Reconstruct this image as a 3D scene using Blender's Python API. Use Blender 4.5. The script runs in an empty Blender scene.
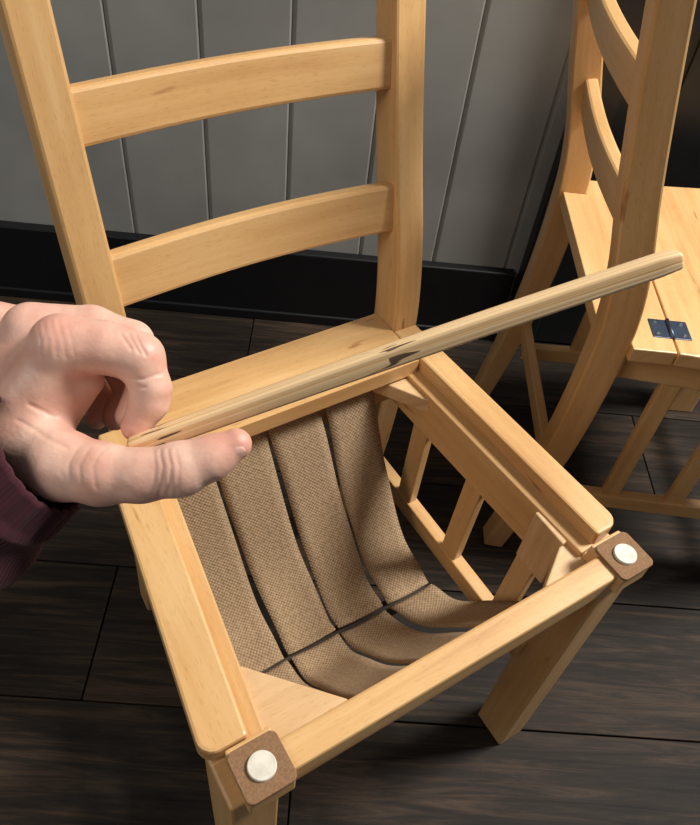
import bpy, bmesh, math, random
import numpy as np
from mathutils import Vector, Matrix
random.seed(4)
D=bpy.data; SC=bpy.context.scene
try:
    SC.view_settings.view_transform='Standard'
except Exception: pass

# ------------------------------------------------------------ helpers
def link(o):
    SC.collection.objects.link(o); return o
def empty(name, loc=(0,0,0), rz=0):
    e=D.objects.new(name,None); e.location=loc; e.rotation_euler=(0,0,rz); e.empty_display_size=.1
    return link(e)
def nodes(name):
    m=D.materials.new(name); m.use_nodes=True
    nt=m.node_tree; b=nt.nodes['Principled BSDF']
    return m,nt,b
def N(nt,t,**kw):
    n=nt.nodes.new(t)
    for k,v in kw.items():
        if k in n.inputs: n.inputs[k].default_value=v
        else: setattr(n,k,v)
    return n
def ramp(nt,fac,stops):
    r=nt.nodes.new('ShaderNodeValToRGB')
    el=r.color_ramp.elements
    while len(el)<len(stops): el.new(.5)
    for e,(p,c) in zip(el,stops):
        e.position=p; e.color=(c[0],c[1],c[2],1)
    nt.links.new(fac,r.inputs[0]); return r
def mult(nt,a,b):
    k=N(nt,'ShaderNodeMix'); k.data_type='RGBA'; k.blend_type='MULTIPLY'; k.inputs[0].default_value=1
    nt.links.new(a,k.inputs[6]); nt.links.new(b,k.inputs[7]); return k.outputs[2]

def wood_mat(name,c0,c1,c2,rough=.36,coat=.25):
    m,nt,b=nodes(name); L=nt.links.new
    uv=N(nt,'ShaderNodeUVMap')
    mp=N(nt,'ShaderNodeMapping'); mp.inputs['Scale'].default_value=(3,70,1)
    L(uv.outputs[0],mp.inputs[0])
    n1=N(nt,'ShaderNodeTexNoise',Scale=1.0,Detail=5.0,Roughness=.6); n1.inputs['Distortion'].default_value=.4
    L(mp.outputs[0],n1.inputs[0])
    mp2=N(nt,'ShaderNodeMapping'); mp2.inputs['Scale'].default_value=(5,14,1)
    L(uv.outputs[0],mp2.inputs[0])
    n2=N(nt,'ShaderNodeTexNoise',Scale=1.0,Detail=3.0)
    L(mp2.outputs[0],n2.inputs[0])
    mx=N(nt,'ShaderNodeMix'); mx.data_type='FLOAT'; mx.inputs[0].default_value=.5
    L(n1.outputs[0],mx.inputs[2]); L(n2.outputs[0],mx.inputs[3])
    r=ramp(nt,mx.outputs[0],[(.32,c0),(.5,c1),(.68,c2)])
    mp3=N(nt,'ShaderNodeMapping'); mp3.inputs['Scale'].default_value=(90,900,1); L(uv.outputs[0],mp3.inputs[0])
    n3=N(nt,'ShaderNodeTexNoise',Scale=1.0,Detail=1.0); L(mp3.outputs[0],n3.inputs[0])
    r3=ramp(nt,n3.outputs[0],[(.28,(.86,.80,.72)),(.40,(1,1,1))])
    mp4=N(nt,'ShaderNodeMapping'); mp4.inputs['Scale'].default_value=(9,60,1); L(uv.outputs[0],mp4.inputs[0])
    n4=N(nt,'ShaderNodeTexNoise',Scale=1.0,Detail=3.0); L(mp4.outputs[0],n4.inputs[0])
    r4=ramp(nt,n4.outputs[0],[(.26,(.50,.36,.25)),(.32,(1,1,1))])
    L(mult(nt,mult(nt,r.outputs[0],r3.outputs[0]),r4.outputs[0]),b.inputs['Base Color'])
    b.inputs['Roughness'].default_value=rough
    b.inputs['Coat Weight'].default_value=coat; b.inputs['Coat Roughness'].default_value=.28
    bp=N(nt,'ShaderNodeBump'); bp.inputs['Strength'].default_value=.08; bp.inputs['Distance'].default_value=.002
    L(n1.outputs[0],bp.inputs['Height']); L(bp.outputs[0],b.inputs['Normal'])
    return m
BIRCH=wood_mat('birch_varnished',(.54,.28,.098),(.67,.39,.155),(.75,.475,.215),.42,.25)
BIRCH_IN=wood_mat('birch_raw',(.54,.32,.14),(.68,.44,.22),(.76,.54,.31),.6,0)
def plain(name,c,rough=.5,metal=0,bumpscale=None,bs=.3):
    m,nt,b=nodes(name)
    b.inputs['Base Color'].default_value=(*c,1); b.inputs['Roughness'].default_value=rough; b.inputs['Metallic'].default_value=metal
    tc=N(nt,'ShaderNodeTexCoord'); n=N(nt,'ShaderNodeTexNoise',Scale=bumpscale or 60.0,Detail=4.0)
    nt.links.new(tc.outputs['Object'],n.inputs[0])
    r=ramp(nt,n.outputs[0],[(.3,[x*.8 for x in c]),(.7,[min(1,x*1.15) for x in c])])
    nt.links.new(r.outputs[0],b.inputs['Base Color'])
    bp=N(nt,'ShaderNodeBump'); bp.inputs['Strength'].default_value=bs; bp.inputs['Distance'].default_value=.001
    nt.links.new(n.outputs[0],bp.inputs['Height']); nt.links.new(bp.outputs[0],b.inputs['Normal'])
    return m
FELT=plain('brown_felt',(.25,.135,.065),.95,0,400,.6)
DISC=plain('nylon_disc',(.70,.65,.54),.5,0,90,.1)
METAL=plain('blued_metal',(.06,.08,.12),.35,.7,80,.1)
SCREW=plain('screw_steel',(.35,.36,.38),.3,.9,80,.1)
BASEB=plain('black_paint',(.005,.005,.006),.5,0,50,.1)
WALLM=plain('wall_paint_grey',(.33,.325,.295),.6,0,4,.03)

def finish(bm,name,mat,parent=None,bevel=.002,smooth=False,segs=2):
    me=D.meshes.new(name); bmesh.ops.recalc_face_normals(bm,faces=bm.faces)
    bm.to_mesh(me); bm.free()
    me.materials.append(mat)
    o=link(D.objects.new(name,me))
    if parent: o.parent=parent
    if bevel:
        b=o.modifiers.new('b','BEVEL'); b.width=bevel; b.segments=segs; b.limit_method='ANGLE'; b.angle_limit=math.radians(40)
    if smooth or bevel:
        for p in me.polygons: p.use_smooth=smooth
    return o

def sweep_bm(bm,pts,a,w,h,off=None):
    uvl=bm.loops.layers.uv.verify()
    pts=[Vector(p) for p in pts]; a=Vector(a).normalized(); n=len(pts)
    W=w if isinstance(w,(list,tuple)) else [w]*n
    H=h if isinstance(h,(list,tuple)) else [h]*n
    rings=[];s=0;ss=[]
    for i,p in enumerate(pts):
        t=(pts[min(i+1,n-1)]-pts[max(i-1,0)]).normalized()
        b=t.cross(a).normalized(); aa=b.cross(t).normalized()
        if i: s+=(p-pts[i-1]).length
        ss.append(s)
        rings.append([bm.verts.new(p+aa*x*W[i]/2+b*y*H[i]/2) for x,y in((-1,-1),(1,-1),(1,1),(-1,1))])
    ou,ov=random.uniform(0,50),random.uniform(0,50)
    if off is not None: ou,ov=off
    per=[0,W[0],W[0]+H[0],2*W[0]+H[0],2*W[0]+2*H[0]]
    for i in range(n-1):
        for k in range(4):
            k2=(k+1)%4
            f=bm.faces.new([rings[i][k],rings[i][k2],rings[i+1][k2],rings[i+1][k]])
            for l,(u,v) in zip(f.loops,((ss[i],per[k]),(ss[i],per[k+1]),(ss[i+1],per[k+1]),(ss[i+1],per[k]))):
                l[uvl].uv=(u+ou,v+ov)
    for r in (rings[0],rings[-1]):
        f=bm.faces.new(r)
        for l,(u,v) in zip(f.loops,((0,0),(W[0]*.1,0),(W[0]*.1,H[0]),(0,H[0]))): l[uvl].uv=(u+ou,v+ov)
def sweep(name,pts,a,w,h,mat,parent,bevel=.002,off=None):
    bm=bmesh.new(); sweep_bm(bm,pts,a,w,h,off)
    return finish(bm,name,mat,parent,bevel)
def prism(name,poly,z0,z1,mat,parent,grain='x',bevel=.002):
    bm=bmesh.new(); uvl=bm.loops.layers.uv.verify()
    lo=[bm.verts.new((x,y,z0)) for x,y in poly]; hi=[bm.verts.new((x,y,z1)) for x,y in poly]
    n=len(poly); bm.faces.new(lo[::-1]); bm.faces.new(hi)
    for i in range(n): bm.faces.new([lo[i],lo[(i+1)%n],hi[(i+1)%n],hi[i]])
    ou,ov=random.uniform(0,50),random.uniform(0,50)
    for f in bm.faces:
        for l in f.loops:
            c=l.vert.co
            l[uvl].uv=((c.x+ou,c.y+c.z+ov) if grain=='x' else (c.y+ou,c.x+c.z+ov))
    return finish(bm,name,mat,parent,bevel)
def rounded(poly,rad,seg=5):
    out=[];n=len(poly)
    for i in range(n):
        r=rad[i]; p=Vector(poly[i])
        if r<=0: out.append(tuple(p)); continue
        a=(Vector(poly[i-1])-p).normalized(); b=(Vector(poly[(i+1)%n])-p).normalized()
        half=a.angle(b)/2; d=r/math.tan(half); c=p+(a+b).normalized()*(r/math.sin(half))
        p0=p+a*d; p1=p+b*d
        for k in range(seg+1):
            t=k/seg; q=p0.lerp(p1,t)-c; out.append(tuple(c+q.normalized()*r))
    return out

# ------------------------------------------------------------ camera
pitch=math.radians(47.6); roll=math.radians(7.7)
F=Vector((0,math.cos(pitch),-math.sin(pitch)))
R0=Vector((1,0,0)); U0=Vector((0,math.sin(pitch),math.cos(pitch)))
R=R0*math.cos(roll)+U0*math.sin(roll); U=-R0*math.sin(roll)+U0*math.cos(roll)
cam=D.cameras.new('camera'); co=link(D.objects.new('camera',cam))
co.matrix_world=Matrix(((R.x,U.x,-F.x,0),(R.y,U.y,-F.y,0),(R.z,U.z,-F.z,1.11),(0,0,0,1)))
cam.sensor_fit='HORIZONTAL'; cam.sensor_width=36; cam.lens=755/700*36; cam.clip_start=.02
SC.camera=co

# ------------------------------------------------------------ room
RA=math.radians(3.8)
def floor_mat():
    m,nt,b=nodes('dark_floorboards'); L=nt.links.new
    uv=N(nt,'ShaderNodeUVMap'); mp=N(nt,'ShaderNodeMapping'); mp.inputs['Scale'].default_value=(4,60,1)
    L(uv.outputs[0],mp.inputs[0])
    n=N(nt,'ShaderNodeTexNoise',Scale=1.0,Detail=8.0,Roughness=.72); n.inputs['Distortion'].default_value=1.2
    L(mp.outputs[0],n.inputs[0])
    mp2=N(nt,'ShaderNodeMapping'); mp2.inputs['Scale'].default_value=(2,6,1); L(uv.outputs[0],mp2.inputs[0])
    n2=N(nt,'ShaderNodeTexNoise',Scale=1.0,Detail=3.0); L(mp2.outputs[0],n2.inputs[0])
    mx=N(nt,'ShaderNodeMix'); mx.data_type='FLOAT'; mx.inputs[0].default_value=.4
    L(n.outputs[0],mx.inputs[2]); L(n2.outputs[0],mx.inputs[3])
    r=ramp(nt,mx.outputs[0],[(.36,(.005,.004,.0035)),(.5,(.024,.017,.012)),(.64,(.075,.047,.028))])
    L(r.outputs[0],b.inputs['Base Color']); b.inputs['Roughness'].default_value=.65; b.inputs['Specular IOR Level'].default_value=.2
    bp=N(nt,'ShaderNodeBump'); bp.inputs['Strength'].default_value=.4; bp.inputs['Distance'].default_value=.002
    L(n.outputs[0],bp.inputs['Height']); L(bp.outputs[0],b.inputs['Normal'])
    return m
FLOORM=floor_mat()
bm=bmesh.new()
k=-8
while True:
    y0=.412+.22*k; y1=min(y0+.2175,1.30)
    if y0>1.29: break
    cuts=[-2.6]
    if k==0: cuts+= [-1.7,-.30,1.35,2.9]
    else:
        c=-2.6+random.uniform(.3,1.2)
        while c<2.9: cuts.append(c); c+=1.45
        cuts.append(2.9)
    for c0,c1 in zip(cuts[:-1],cuts[1:]):
        sweep_bm(bm,[(c0+.0012,(y0+y1)/2,-.01),(c1-.0012,(y0+y1)/2,-.01)],(0,1,0),y1-y0,.02)
    k+=1
bmesh.ops.create_cube(bm,size=1,matrix=Matrix.Translation((.15,-.1,-.04))@Matrix.Diagonal((5.5,2.84,.03,1)))
fl=finish(bm,'floor',FLOORM,None,.001); fl.rotation_euler=(0,0,RA)

def wallobj(o):
    o.rotation_euler=(0,0,RA); o.location=(0,1.283,0); return o
bm=bmesh.new()
x=-.482-.153*14
while x<3.0:
    sweep_bm(bm,[(x+.0765,.022,0),(x+.0765,.022,2.5)],(1,0,0),.1475,.02)
    x+=.153
bmesh.ops.create_cube(bm,size=1,matrix=Matrix.Translation((.15,.038,1.25))@Matrix.Diagonal((5.6,.043,2.5,1)))
wallobj(finish(bm,'wall_back',WALLM,None,.003))
bm=bmesh.new(); sweep_bm(bm,[(-2.6,.0,.09),(.30,.0,.09)],(0,0,1),.18,.022)
sweep_bm(bm,[(-2.6,-.010,.012),(.30,-.010,.012)],(0,0,1),.024,.012)
wallobj(finish(bm,'baseboard_back',BASEB,None,.003))
DM=plain('door_black_paint',(.010,.011,.012),.4,0,40,.1)
door=empty('door_1',(0,1.283,0),RA)
for nm,a,b_,w,h in (('jamb',(.345,-.008,0),(.345,-.008,2.1),.07,.035),('leaf',(.80,0,.005),(.80,0,2.05),.84,.02),('jamb_far',(1.26,-.008,0),(1.26,-.008,2.1),.07,.035)):
    sweep(nm,[a,b_],(1,0,0),w,h,DM,door,.003)
sweep('head',[(.31,-.008,2.135),(1.295,-.008,2.135)],(0,0,1),.07,.035,DM,door,.003)
for zz,hh in ((.55,.7),(1.5,.8)):
    for xx in (.61,.99): sweep('panel',[(xx,-.011,zz-hh/2),(xx,-.011,zz+hh/2)],(1,0,0),.27,.006,DM,door,.003)

# ------------------------------------------------------------ webbing
def web_mat():
    m,nt,b=nodes('jute_webbing'); L=nt.links.new
    uv=N(nt,'ShaderNodeUVMap'); sp=N(nt,'ShaderNodeSeparateXYZ'); L(uv.outputs[0],sp.inputs[0])
    def sn(o,f):
        a=N(nt,'ShaderNodeMath',operation='MULTIPLY'); a.inputs[1].default_value=f; L(o,a.inputs[0])
        s=N(nt,'ShaderNodeMath',operation='SINE'); L(a.outputs[0],s.inputs[0]); return s
    s1=sn(sp.outputs[0],2*math.pi/.0048); s2=sn(sp.outputs[1],2*math.pi/.0048)
    mu=N(nt,'ShaderNodeMath',operation='MULTIPLY'); L(s1.outputs[0],mu.inputs[0]); L(s2.outputs[0],mu.inputs[1])
    ma=N(nt,'ShaderNodeMath',operation='MULTIPLY_ADD'); L(mu.outputs[0],ma.inputs[0]); ma.inputs[1].default_value=.4; ma.inputs[2].default_value=.5
    n=N(nt,'ShaderNodeTexNoise',Scale=200.0,Detail=4.0); L(uv.outputs[0],n.inputs[0])
    mx=N(nt,'ShaderNodeMix'); mx.data_type='FLOAT'; mx.inputs[0].default_value=.5; L(ma.outputs[0],mx.inputs[2]); L(n.outputs[0],mx.inputs[3])
    r=ramp(nt,mx.outputs[0],[(.25,(.16,.10,.05)),(.5,(.33,.22,.12)),(.75,(.48,.34,.205))])
    L(r.outputs[0],b.inputs['Base Color']); b.inputs['Roughness'].default_value=.9
    bp=N(nt,'ShaderNodeBump'); bp.inputs['Strength'].default_value=.8; bp.inputs['Distance'].default_value=.0015
    L(mx.outputs[0],bp.inputs['Height']); L(bp.outputs[0],b.inputs['Normal'])
    return m
WEB=web_mat()
GAPSHADE=plain('strap_gap_shade',(.045,.033,.023),.9,0,200,.5)  # dark colour standing in for shade in the gap across the straps
def catmull(P,n=8):
    P=[Vector(p) for p in P]; Q=[2*P[0]-P[1]]+P+[2*P[-1]-P[-2]]; out=[]
    for i in range(1,len(Q)-2):
        for k in range(n):
            t=k/n; a,b,c,d=Q[i-1:i+3]
            out.append(.5*((2*b)+(c-a)*t+(2*a-5*b+4*c-d)*t*t+(3*b-a-3*c+d)*t**3))
    out.append(P[-1]); return out

# ------------------------------------------------------------ chair
def chair(origin,yaw,opened,skew,lowz):
    C=empty('dining_chair',(origin[0],origin[1],0),math.radians(yaw))
    for nm,uc in (('rear_post_left',-.1765+skew),('rear_post_right',.1765+skew)):
        prof=[(0,.425),(.12,.405),(.25,.388),(.37,.381),(.47,.381),(.53,.385),(.60,.398),(.70,.425),(.84,.457),(.98,.486)]
        pts=[Vector((uc,p.y+.019,p.x)) for p in catmull([(z,v,0) for z,v in prof],4)]
        n=len(pts)
        sweep(nm,pts,(1,0,0),.036,[.033+.013*math.sin(math.pi*i/(n-1)) for i in range(n)],BIRCH,C,.003)
    li,ri=-.1765+skew+.014,.1765+skew-.014
    for nm,z0,z1,v in (('back_rail_lower',.614,.669,.411),('back_rail_upper',.761,.810,.450),('crest_rail',.915,.975,.482)):
        pts=[]
        for i in range(17):
            t=i/16; pts.append((li+(ri-li)*t, v+.012+.010*math.sin(math.pi*t),(z0+z1)/2))
        sweep(nm,pts,(0,.2,1),z1-z0,.018,BIRCH,C,.004)
    s=skew
    oL=(-.236,-.203+s*.3); oR=(.227,.200+s*.5)
    if opened:
        poly=rounded([(oL[0],.028),(oL[0]+.040,.028),(oL[1]+.040,.378),(oL[1],.378)],[.014,.004,0,.004])
        prism('seat_side_left',poly,.468,.490,BIRCH,C,'y',.003)
        poly=rounded([(oR[0]-.033,.032),(oR[0],.032),(oR[1],.378),(oR[1]-.033,.378)],[.004,.014,.004,0])
        prism('seat_side_right',poly,.468,.490,BIRCH,C,'y',.003)
        ub0,ub1=oL[1]+.041,oR[1]-.034
    else:
        poly=rounded([(-.232,-.015),(.232,-.015),(.2035,.318),(-.2035,.318)],[.03,.03,.002,.002])
        prism('seat_front_panel',poly,.468,.490,BIRCH,C,'x',.004)
        ub0,ub1=-.203,.203
    e0,e1=-.1765+s+.0185,.1765+s-.0185
    poly=[(ub0,.3205),(ub1,.3205),(ub1,.378),(e1,.378),(e1,.416),(e0,.416),(e0,.378),(ub0,.378)]
    prism('seat_rear_board',poly,.468,.490,BIRCH,C,'x',.0015)
    for sg,o in ((-1,oL),(1,oR)):
        nm='left' if sg<0 else 'right'
        ai=.046 if sg<0 or not opened else .039
        a=Vector((o[0]-sg*ai,.03,.438)); b=Vector((o[1]-sg*ai,.375,.438))
        sweep('apron_'+nm,[a,b],(0,0,1),.064,.020,BIRCH,C,.002)
        a2=Vector((o[0]-sg*.052,.03,lowz)); b2=Vector((o[1]-sg*.035,.39,lowz))
        sweep('lower_rail_'+nm,[a2,b2],(0,0,1),.030,.018,BIRCH,C,.002)
        for j,v in enumerate((.285,.182,.080)):
            t=(v-.03)/.345; top=a.lerp(b,t); bot=a2.lerp(b2,t)
            sweep('side_slat_%s_%d'%(nm,j+1),[(bot.x,v,lowz),(top.x,v,.420)],(0,1,0),.028,.012,BIRCH,C,.0015)
        lx=(oL[0]+.028) if sg<0 else (oR[0]-.024)
        sweep('front_leg_'+nm,[(lx,.016,0),(lx,.016,.466)],(1,0,0),.044,.052,BIRCH,C,.003)
    sweep('rear_apron',[(-.17+s,.352,.437),(.17+s,.352,.437)],(0,0,1),.060,.018,BIRCH,C,.002)
    if not opened: sweep('rear_stretcher',[(-.17+s,.40,.20),(.17+s,.40,.20)],(0,0,1),.030,.016,BIRCH,C,.002)
    if opened:
        sweep('front_beam',[(-.19,.000,.4745),(.19,.000,.4745)],(0,1,0),.027,.031,BIRCH,C,.003)
        sweep('front_apron',[(-.19,.004,.435),(.19,.004,.435)],(0,0,1),.046,.014,BIRCH,C,.002)
        for sg in (-1,1):
            nm='left' if sg<0 else 'right'; u=.198*sg
            q=.0215
            prism('felt_pad_'+nm,rounded([(u-q,-q),(u+q,-q),(u+q,q),(u-q,q)],[.006]*4),.4905,.4945,FELT,C,'x',.0008)
            bm=bmesh.new(); bmesh.ops.create_cone(bm,cap_ends=True,segments=40,radius1=.0118,radius2=.0112,depth=.003,matrix=Matrix.Translation((u,0,.496)))
            finish(bm,'felt_disc_'+nm,DISC,C,.0006)
            prism('corner_top_'+nm,[(u-.02,-.02),(u+.02,-.02),(u+.02,.026),(u-.02,.026)],.465,.4903,BIRCH,C,'x',.002)
            x0=sg*.176; x1=sg*.104
            if sg>0: x0,x1=.186,.125
            pl=[(x0,.098 if sg<0 else .06),(x1,.022),(x1,.012),(sg*.19,.012),(sg*.19,.098 if sg<0 else .06)]
            if sg>0: pl=pl[::-1]
            prism('corner_brace_front_'+nm,pl,.440,.462,BIRCH_IN,C,'x',.002)
        x0=.158+s
        prism('corner_brace_rear_right',[(x0,.262),(.105+s,.342),(x0,.342)],.442,.464,BIRCH_IN,C,'x',.002)
        sweep('inner_block_right',[(.183,.070,.385),(.183,.070,.4675)],(1,0,0),.026,.044,BIRCH_IN,C,.002)
        prof=[(.345,.452),(.325,.410),(.295,.345),(.262,.290),(.225,.249),(.190,.231),(.170,.228)]
        prof2=[(.165,.229),(.130,.246),(.095,.290),(.060,.348),(.020,.425)]
        bm=bmesh.new(); uvl=bm.loops.layers.uv.verify()
        straps=[(-.164,-.0960),(-.0905,-.0225),(-.017,.051),(.0565,.124)]
        for si,(ua,ub) in enumerate(straps):
            for pi,pr in enumerate((prof,prof2)):
                P=catmull([(v,z,0) for v,z in pr],8); rows=[]; acc=0
                for i,p in enumerate(P):
                    if i: acc+=(p-P[i-1]).length
                    row=[]
                    for j in range(7):
                        t=j/6; v=p.x
                        depthf=max(0,min(1,(.45-p.y)/.23))
                        if pi: depthf=1
                        uu=(ua+(ub-ua)*t)
                        uu=uu*(1-.02*depthf)+.014*depthf+.0012*math.sin(si*2.3+acc*22)
                        if pi and si==3: uu+=.012*min(1,acc/.1)
                        sag=-.004*depthf*math.sin(math.pi*t)
                        row.append((bm.verts.new((uu,v,p.y+sag+.003*math.sin(si*2+i*.35+t))),acc,t*(ub-ua)))
                    rows.append(row)
                for i in range(len(rows)-1):
                    for j in range(6):
                        q=[rows[i][j],rows[i][j+1],rows[i+1][j+1],rows[i+1][j]]
                        f=bm.faces.new([e[0] for e in q])
                        for l,e in zip(f.loops,q): l[uvl].uv=(e[1],e[2]+si*.1)
        o=finish(bm,'webbing_straps',WEB,C,0,True)
        so=o.modifiers.new('s','SOLIDIFY'); so.thickness=.0022
        bm=bmesh.new(); sweep_bm(bm,[(-.14,.167,.2205),(.130,.167,.2205)],(0,1,0),.022,.002)  # added dark strip beneath the crease gap, paints its shade
        finish(bm,'strap_gap_shade_strip',GAPSHADE,C,.0)
    else:
        sweep('front_apron',[(-.19,.004,.438),(.19,.004,.438)],(0,0,1),.058,.018,BIRCH,C,.002)
        for sg in (-1,1):
            u=sg*.158
            for nm,v in (('leaf_a',.307),('leaf_b',.334)):
                prism('hinge_%s_%s'%('l' if sg<0 else 'r',nm),[(u-.018,v-.012),(u+.018,v-.012),(u+.018,v+.012),(u-.018,v+.012)],.4895,.4912,METAL,C,'x',.0004)
            bm=bmesh.new(); bmesh.ops.create_cone(bm,cap_ends=True,segments=16,radius1=.003,radius2=.003,depth=.036,matrix=Matrix.Translation((u,.3205,.4915))@Matrix.Rotation(math.pi/2,4,'Y'))
            finish(bm,'hinge_pin',METAL,C,0,True)
            for du in (-.011,.011):
                for v in (.303,.338):
                    bm=bmesh.new(); bmesh.ops.create_cone(bm,cap_ends=True,segments=14,radius1=.0028,radius2=.0018,depth=.0012,matrix=Matrix.Translation((u+du,v,.4917)))
                    finish(bm,'hinge_screw',SCREW,C,0)
        sweep('front_stretcher',[(-.19,.016,.15),(.19,.016,.15)],(0,0,1),.03,.018,BIRCH,C,.002)
    return C
chair((.1275,.3045),37,True,.0165,.245)
chair((.712,.962),93,False,0,.14)

# ------------------------------------------------------------ hand + slat : local frame of the arm
HO=Vector((0,.2545,.8313))
HR=Vector((.991,.099,.0903)); HU=Vector((-.134,.731,.668)); HN=HR.cross(HU).normalized()
S=.0005
def hp(x,y,z=0):
    return np.array([(x-350)*S,(412.5-y)*S,z*S])
def toW(p):
    return HO+HR*float(p[0])+HU*float(p[1])+HN*float(p[2])

def skin_mat():
    m,nt,b=nodes('skin'); L=nt.links.new
    tc=N(nt,'ShaderNodeTexCoord')
    n=N(nt,'ShaderNodeTexNoise',Scale=45.0,Detail=5.0); L(tc.outputs['Object'],n.inputs[0])
    r=ramp(nt,n.outputs[0],[(.35,(.77,.50,.38)),(.5,(.71,.42,.315)),(.68,(.64,.335,.245))])
    at=N(nt,'ShaderNodeAttribute'); at.attribute_name='redness'
    mx=N(nt,'ShaderNodeMix'); mx.data_type='RGBA'
    L(at.outputs['Fac'],mx.inputs[0]); L(r.outputs[0],mx.inputs[6]); mx.inputs[7].default_value=(.62,.23,.17,1)
    L(mx.outputs[2],b.inputs['Base Color']); b.inputs['Roughness'].default_value=.48
    b.inputs['Subsurface Weight'].default_value=.08; b.inputs['Subsurface Radius'].default_value=(.005,.002,.001); b.inputs['Subsurface Scale'].default_value=.5
    n2=N(nt,'ShaderNodeTexNoise',Scale=220.0,Detail=7.0); L(tc.outputs['Object'],n2.inputs[0])
    bp=N(nt,'ShaderNodeBump'); bp.inputs['Strength'].default_value=.45; bp.inputs['Distance'].default_value=.0008
    L(n2.outputs[0],bp.inputs['Height']); L(bp.outputs[0],b.inputs['Normal'])
    return m
SKIN=skin_mat(); NAIL=plain('fingernail',(.74,.44,.35),.28,0,80,.02)

def hand_mesh():
    st=1.6*S
    lo=hp(-190,640,-175); hi=hp(275,270,80)
    nx,ny,nz=[int((hi[i]-lo[i])/st)+1 for i in range(3)]
    X,Y,Z=np.meshgrid(lo[0]+st*np.arange(nx),lo[1]+st*np.arange(ny),lo[2]+st*np.arange(nz),indexing='ij')
    X=X.astype(np.float32);Y=Y.astype(np.float32);Z=Z.astype(np.float32)
    def cap(a,b,ra,rb):
        a=np.array(a);b=np.array(b);d=b-a;L2=(d*d).sum()
        t=((X-a[0])*d[0]+(Y-a[1])*d[1]+(Z-a[2])*d[2])/L2; t=np.clip(t,0,1)
        return np.sqrt((X-a[0]-t*d[0])**2+(Y-a[1]-t*d[1])**2+(Z-a[2]-t*d[2])**2)-(ra+(rb-ra)*t)*S
    def smin(a,b,k):
        k=k*S; h=np.clip(.5+.5*(b-a)/k,0,1); return b+(a-b)*h-k*h*(1-h)
    def chain(P,k=6):
        f=None
        for (p,r),(q,s) in zip(P[:-1],P[1:]):
            c=cap(hp(*p),hp(*q),r,s); f=c if f is None else smin(f,c,k)
        return f
    idx=chain([((66,346,12),31),((106,348,8),26),((140,358,3),25),((150,388,-4),20),((147,402,-8),19.5),((133,427,-10),15)],5)
    mid=chain([((20,328,-30),30),((80,325,-36),24),((120,338,-42),22),((134,382,-46),19),((116,416,-46),15)])
    rng=chain([((-32,322,-64),30),((36,328,-76),23),((90,348,-82),22),((108,390,-84),18),((90,418,-82),14.5)])
    pky=chain([((-70,335,-94),26),((-4,345,-106),19),((44,366,-112),18),((70,398,-112),15),((60,420,-110),12)])
    palm=chain([((-6,438,-14),34),((64,350,8),29)])
    for P in ([((-22,428,-28),35),((20,332,-30),30)],[((-45,418,-50),35),((-32,326,-66),29)],[((-65,422,-66),32),((-70,338,-94),26)],[((46,410,-20),28),((76,378,-18),22)],[((0,415,-60),28),((10,370,-60),28)]):
        palm=smin(palm,chain(P),20)
    fore=smin(chain([((-14,446,-22),34),((-150,620,-40),44)]),chain([((-44,436,-54),33),((-170,610,-60),42)]),25)
    palm=smin(palm,fore,22)
    th=chain([((24,448,-2),34),((68,464,16),34),((110,472,26),29.5),((150,473,31),25),((187,467,31),25.5),((216,456,29),21),((240,443,27),15.5)],9)
    f=smin(palm,th,22)
    fing=smin(smin(smin(idx,mid,2),rng,2),pky,2)
    f=smin(f,fing,7)
    ed=[((0,0,0),(1,0,0)),((0,1,0),(1,1,0)),((0,0,1),(1,0,1)),((0,1,1),(1,1,1)),
        ((0,0,0),(0,1,0)),((1,0,0),(1,1,0)),((0,0,1),(0,1,1)),((1,0,1),(1,1,1)),
        ((0,0,0),(0,0,1)),((1,0,0),(1,0,1)),((0,1,0),(0,1,1)),((1,1,0),(1,1,1))]
    def sl(o,A): return A[o[0]:A.shape[0]-1+o[0],o[1]:A.shape[1]-1+o[1],o[2]:A.shape[2]-1+o[2]]
    sh=tuple(n-1 for n in f.shape); cnt=np.zeros(sh,np.float32); acc=np.zeros(sh+(3,),np.float32)
    for a,b in ed:
        fa,fb=sl(a,f),sl(b,f); cr=(fa<0)!=(fb<0)
        t=np.where(cr,fa/(np.where(cr,fa-fb,1)),0)
        cnt+=cr
        for ax in range(3):
            acc[...,ax]+=np.where(cr,a[ax]+t*(b[ax]-a[ax]),0)
    act=cnt>0; ids=-np.ones(sh,np.int64); ids[act]=np.arange(act.sum())
    ii=np.argwhere(act); V=ii+acc[act]/cnt[act][:,None]; V=lo+V*st
    Q=[]
    for ax in range(3):
        A=f[tuple(slice(1,-1) if k!=ax else slice(0,-1) for k in range(3))]
        B=f[tuple(slice(1,-1) if k!=ax else slice(1,None) for k in range(3))]
        cr=np.argwhere((A<0)!=(B<0))
        base=cr.copy()
        b1,b2=[(1,2),(2,0),(0,1)][ax]
        for k in range(3):
            if k!=ax: base[:,k]+=1
        c=[]
        for d1,d2 in ((0,0),(-1,0),(-1,-1),(0,-1)):
            q=base.copy(); q[:,b1]+=d1; q[:,b2]+=d2; c.append(ids[q[:,0],q[:,1],q[:,2]])
        q=np.stack(c,1); sg=(A<0)[cr[:,0],cr[:,1],cr[:,2]]
        q[~sg]=q[~sg][:,::-1]; Q.append(q[(q>=0).all(1)])
    Q=np.concatenate(Q)
    for _ in range(2):
        s=np.zeros_like(V);n=np.zeros(len(V))
        for a in range(4):
            i,j=Q[:,a],Q[:,(a+1)%4]
            np.add.at(s,i,V[j]);np.add.at(n,i,1);np.add.at(s,j,V[i]);np.add.at(n,j,1)
        V=V*.5+.5*s/n[:,None]
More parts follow.
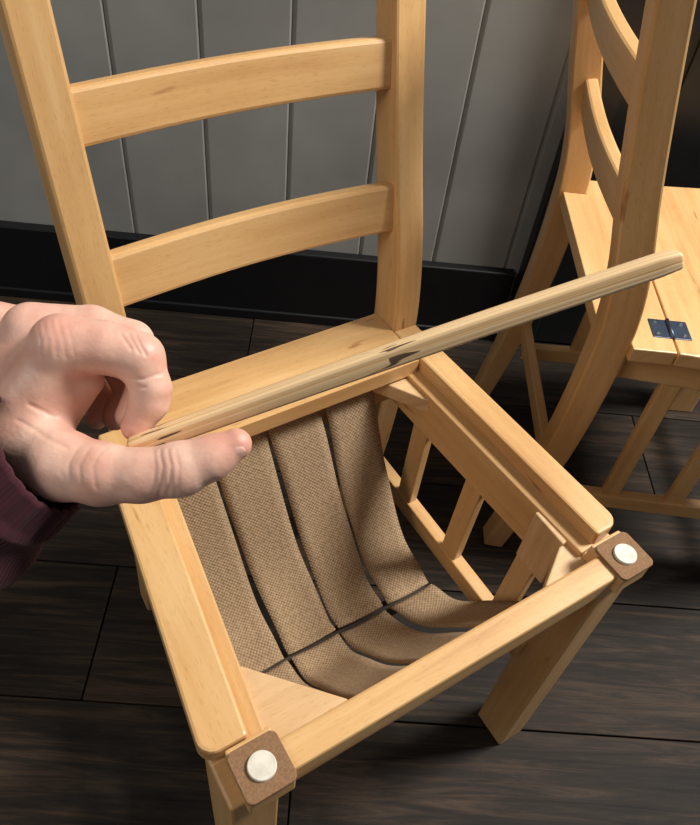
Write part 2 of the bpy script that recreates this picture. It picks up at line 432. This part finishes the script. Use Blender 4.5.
    def crease(pts,zmin,w,dep):
        P=[hp(*p)[:2] for p in pts]; dm=np.full(len(V),1e9)
        for a,b in zip(P[:-1],P[1:]):
            d=b-a; t=np.clip(((V[:,:2]-a)@d)/(d@d),0,1)
            dm=np.minimum(dm,np.linalg.norm(V[:,:2]-a-t[:,None]*d,axis=1))
        g=dep*S*np.exp(-(dm/(w*S))**2)*np.clip((V[:,2]/S-zmin)/8,0,1)
        V[:,2]-=g
    for x0 in (168,175,183,190):
        crease([(x0-3,448),(x0+2,462),(x0+1,478),(x0-4,490)],36,1.7,1.1 if x0 in(175,183) else .6)
    for x0 in (88,99,112):
        crease([(x0+6,446),(x0,462),(x0+3,482)],36,2,.6)
    crease([(40,405),(62,418),(88,432),(120,446)],10,2.2,1.6)
    crease([(30,420),(56,434),(84,446)],10,2,1.0)
    for o_ in (0,7,13):
        crease([(128+o_,336),(140+o_,352+o_*.4)],12,1.6,1.1)
    crease([(124,374),(134,380),(150,380),(164,374)],0,1.8,1.2)
    crease([(126,384),(136,389),(150,388)],0,1.5,.8)
    for k in range(5):
        crease([(50+k*7,326-k),(58+k*7,344),(56+k*8,360)],25,1.6,.4)
    red=np.zeros(len(V))
    for c,r,a in (((66,335,35),26,.5),((150,352,15),24,.45),((240,446,32),24,.55),((112,470,50),24,.22),((185,466,50),20,.25),((20,318,-10),24,.35),((140,425,0),18,.4),((90,425,10),22,.3)):
        d=np.linalg.norm(V-hp(*c),axis=1)/(r*S); red+=a*np.exp(-d*d)
    Wv=[toW(p) for p in V]
    me=D.meshes.new('hand_skin'); me.from_pydata([tuple(w) for w in Wv],[],[tuple(int(a) for a in q) for q in Q])
    me.polygons.foreach_set('use_smooth',[True]*len(me.polygons)); me.update()
    bm=bmesh.new(); bm.from_mesh(me); bmesh.ops.recalc_face_normals(bm,faces=bm.faces); bm.to_mesh(me); bm.free()
    at=me.attributes.new('redness','FLOAT','POINT'); at.data.foreach_set('value',np.clip(red,0,1).astype(np.float32))
    me.materials.append(SKIN); return me
H=empty('human_hand')
o=link(D.objects.new('palm_fingers_thumb',hand_mesh())); o.parent=H
def nail(c,ax,nrm,l,w,t):
    ax=Vector(ax).normalized(); nrm=Vector(nrm).normalized(); nrm=(nrm-ax*nrm.dot(ax)).normalized(); sd=nrm.cross(ax)
    bm=bmesh.new(); bmesh.ops.create_uvsphere(bm,u_segments=24,v_segments=14,radius=1)
    for v in bm.verts:
        p=v.co
        v.co=Vector(hp(*c))+(ax*p.x*l+sd*p.y*w+nrm*(p.z*t-p.y*p.y*w*.35))*S
        v.co=toW(v.co)
    return finish(bm,'thumb_nail',NAIL,H,0,True)
nail((240,453,38.5),(.84,.44,-.10),(.35,-.60,.72),12,9.5,2)
m,nt,b=nodes('maroon_knit'); MAROON=m
b.inputs['Base Color'].default_value=(.050,.006,.012,1); b.inputs['Roughness'].default_value=.95
b.inputs['Sheen Weight'].default_value=.03
uv=N(nt,'ShaderNodeUVMap'); wv=N(nt,'ShaderNodeTexWave',Scale=30.0); nt.links.new(uv.outputs[0],wv.inputs[0])
bp=N(nt,'ShaderNodeBump'); bp.inputs['Strength'].default_value=.4; bp.inputs['Distance'].default_value=.001
nt.links.new(wv.outputs[1],bp.inputs['Height']); nt.links.new(bp.outputs[0],b.inputs['Normal'])
ax0=hp(42,452,4); ax1=hp(-220,670,-40)
d=Vector(ax1-ax0).normalized(); d0=(d+Vector((-.45,0,0))).normalized()
bm=bmesh.new(); uvl=bm.loops.layers.uv.verify(); rows=[]
for i in range(61):
    t=i/60; c=Vector(ax0)+(Vector(ax1)-Vector(ax0))*t; row=[]
    dd=d0.lerp(d,min(1,t*3)).normalized(); n1=dd.cross(Vector((0,0,1))).normalized(); n2=dd.cross(n1)
    for k in range(96):
        an=2*math.pi*k/96
        r=(68+20*min(1,t*1.6)+ (1.6*math.cos(an*24) if t<.12 else 0)+4*math.sin(t*26+2*math.sin(an))*(t>.12))*S
        p=c+n1*math.cos(an)*r+n2*math.sin(an)*r
        row.append(bm.verts.new(toW(p)))
    rows.append(row)
for i in range(60):
    for k in range(96):
        f=bm.faces.new([rows[i][k],rows[i][(k+1)%96],rows[i+1][(k+1)%96],rows[i+1][k]])
        for l,(a,c) in zip(f.loops,((i,k),(i,k+1),(i+1,k+1),(i+1,k))): l[uvl].uv=(c/96,a/60)
o=finish(bm,'sleeve',MAROON,H,0,True); so=o.modifiers.new('s','SOLIDIFY'); so.thickness=.0025

def ply_mat():
    m,nt,b=nodes('plywood_edge'); L=nt.links.new
    uv=N(nt,'ShaderNodeUVMap'); mp=N(nt,'ShaderNodeMapping'); mp.inputs['Scale'].default_value=(1.5,520,1); L(uv.outputs[0],mp.inputs[0])
    n=N(nt,'ShaderNodeTexNoise',Scale=1.0,Detail=2.0); L(mp.outputs[0],n.inputs[0])
    r=ramp(nt,n.outputs[0],[(.32,(.52,.27,.10)),(.42,(.76,.48,.22)),(.60,(.86,.62,.35))])
    sp=N(nt,'ShaderNodeSeparateXYZ'); L(uv.outputs[0],sp.inputs[0])
    mp2=N(nt,'ShaderNodeMapping'); mp2.inputs['Scale'].default_value=(45,520,1); L(uv.outputs[0],mp2.inputs[0])
    n2=N(nt,'ShaderNodeTexNoise',Scale=1.0,Detail=0.0); L(mp2.outputs[0],n2.inputs[0])
    tot=None
    for c,wd in ((.137,.020),(.018,.016)):
        a=N(nt,'ShaderNodeMath',operation='SUBTRACT'); L(sp.outputs[0],a.inputs[0]); a.inputs[1].default_value=c
        a2=N(nt,'ShaderNodeMath',operation='ABSOLUTE'); L(a.outputs[0],a2.inputs[0])
        a3=N(nt,'ShaderNodeMapRange'); L(a2.outputs[0],a3.inputs[0]); a3.inputs[1].default_value=0; a3.inputs[2].default_value=wd; a3.inputs[3].default_value=.08; a3.inputs[4].default_value=-.20
        if tot is None: tot=a3.outputs[0]
        else:
            ad=N(nt,'ShaderNodeMath',operation='MAXIMUM'); L(tot,ad.inputs[0]); L(a3.outputs[0],ad.inputs[1]); tot=ad.outputs[0]
    sm=N(nt,'ShaderNodeMath',operation='ADD'); L(n2.outputs[0],sm.inputs[0]); L(tot,sm.inputs[1])
    g=ramp(nt,sm.outputs[0],[(.63,(0,0,0)),(.66,(1,1,1))])
    mx=N(nt,'ShaderNodeMix'); mx.data_type='RGBA'; L(g.outputs[0],mx.inputs[0]); L(r.outputs[0],mx.inputs[6]); mx.inputs[7].default_value=(.11,.065,.04,1)
    L(mx.outputs[2],b.inputs['Base Color'])
    bp=N(nt,'ShaderNodeBump'); bp.inputs['Strength'].default_value=.4; bp.inputs['Distance'].default_value=.001
    L(n.outputs[0],bp.inputs['Height']); L(bp.outputs[0],b.inputs['Normal'])
    b.inputs['Roughness'].default_value=.45; b.inputs['Coat Weight'].default_value=.15
    return m
PLY=ply_mat()
A=toW(hp(130,448,2)); B=toW(hp(680,258,0))
pts=[]
for i in range(25):
    t=i/24; pts.append(A.lerp(B,t)+HU*(.0012*math.sin(math.pi*t)))
wd=[.0095+.0015*min(1,i/12) for i in range(25)]; wd[-1]=.009; wd[0]=.009
nn=(HU*.9+HN*.44)
sl=sweep('wooden_slat',pts,nn,wd,.010,PLY,None,.0022,off=(0,0))
sl.modifiers['b'].segments=4
for p in sl.data.polygons: p.use_smooth=True

# ------------------------------------------------------------ lights
def area(name,loc,tgt,sx,sy,e,col):
    l=D.lights.new(name,'AREA'); l.shape='RECTANGLE'; l.size=sx; l.size_y=sy; l.energy=e; l.color=col
    o=link(D.objects.new(name,l)); o.location=loc
    o.rotation_euler=(Vector(tgt)-Vector(loc)).to_track_quat('-Z','Y').to_euler(); return o
area('window_light',(1.55,1.0,2.35),(.0,.5,.5),.5,.7,92,(1,.98,.94))
area('fill_light',(-1.2,-.7,1.9),(.0,.6,.5),.9,.9,12,(1,.95,.88))
w=D.worlds.new('world'); SC.world=w; w.use_nodes=True
w.node_tree.nodes['Background'].inputs[0].default_value=(.85,.9,1,1); w.node_tree.nodes['Background'].inputs[1].default_value=.12
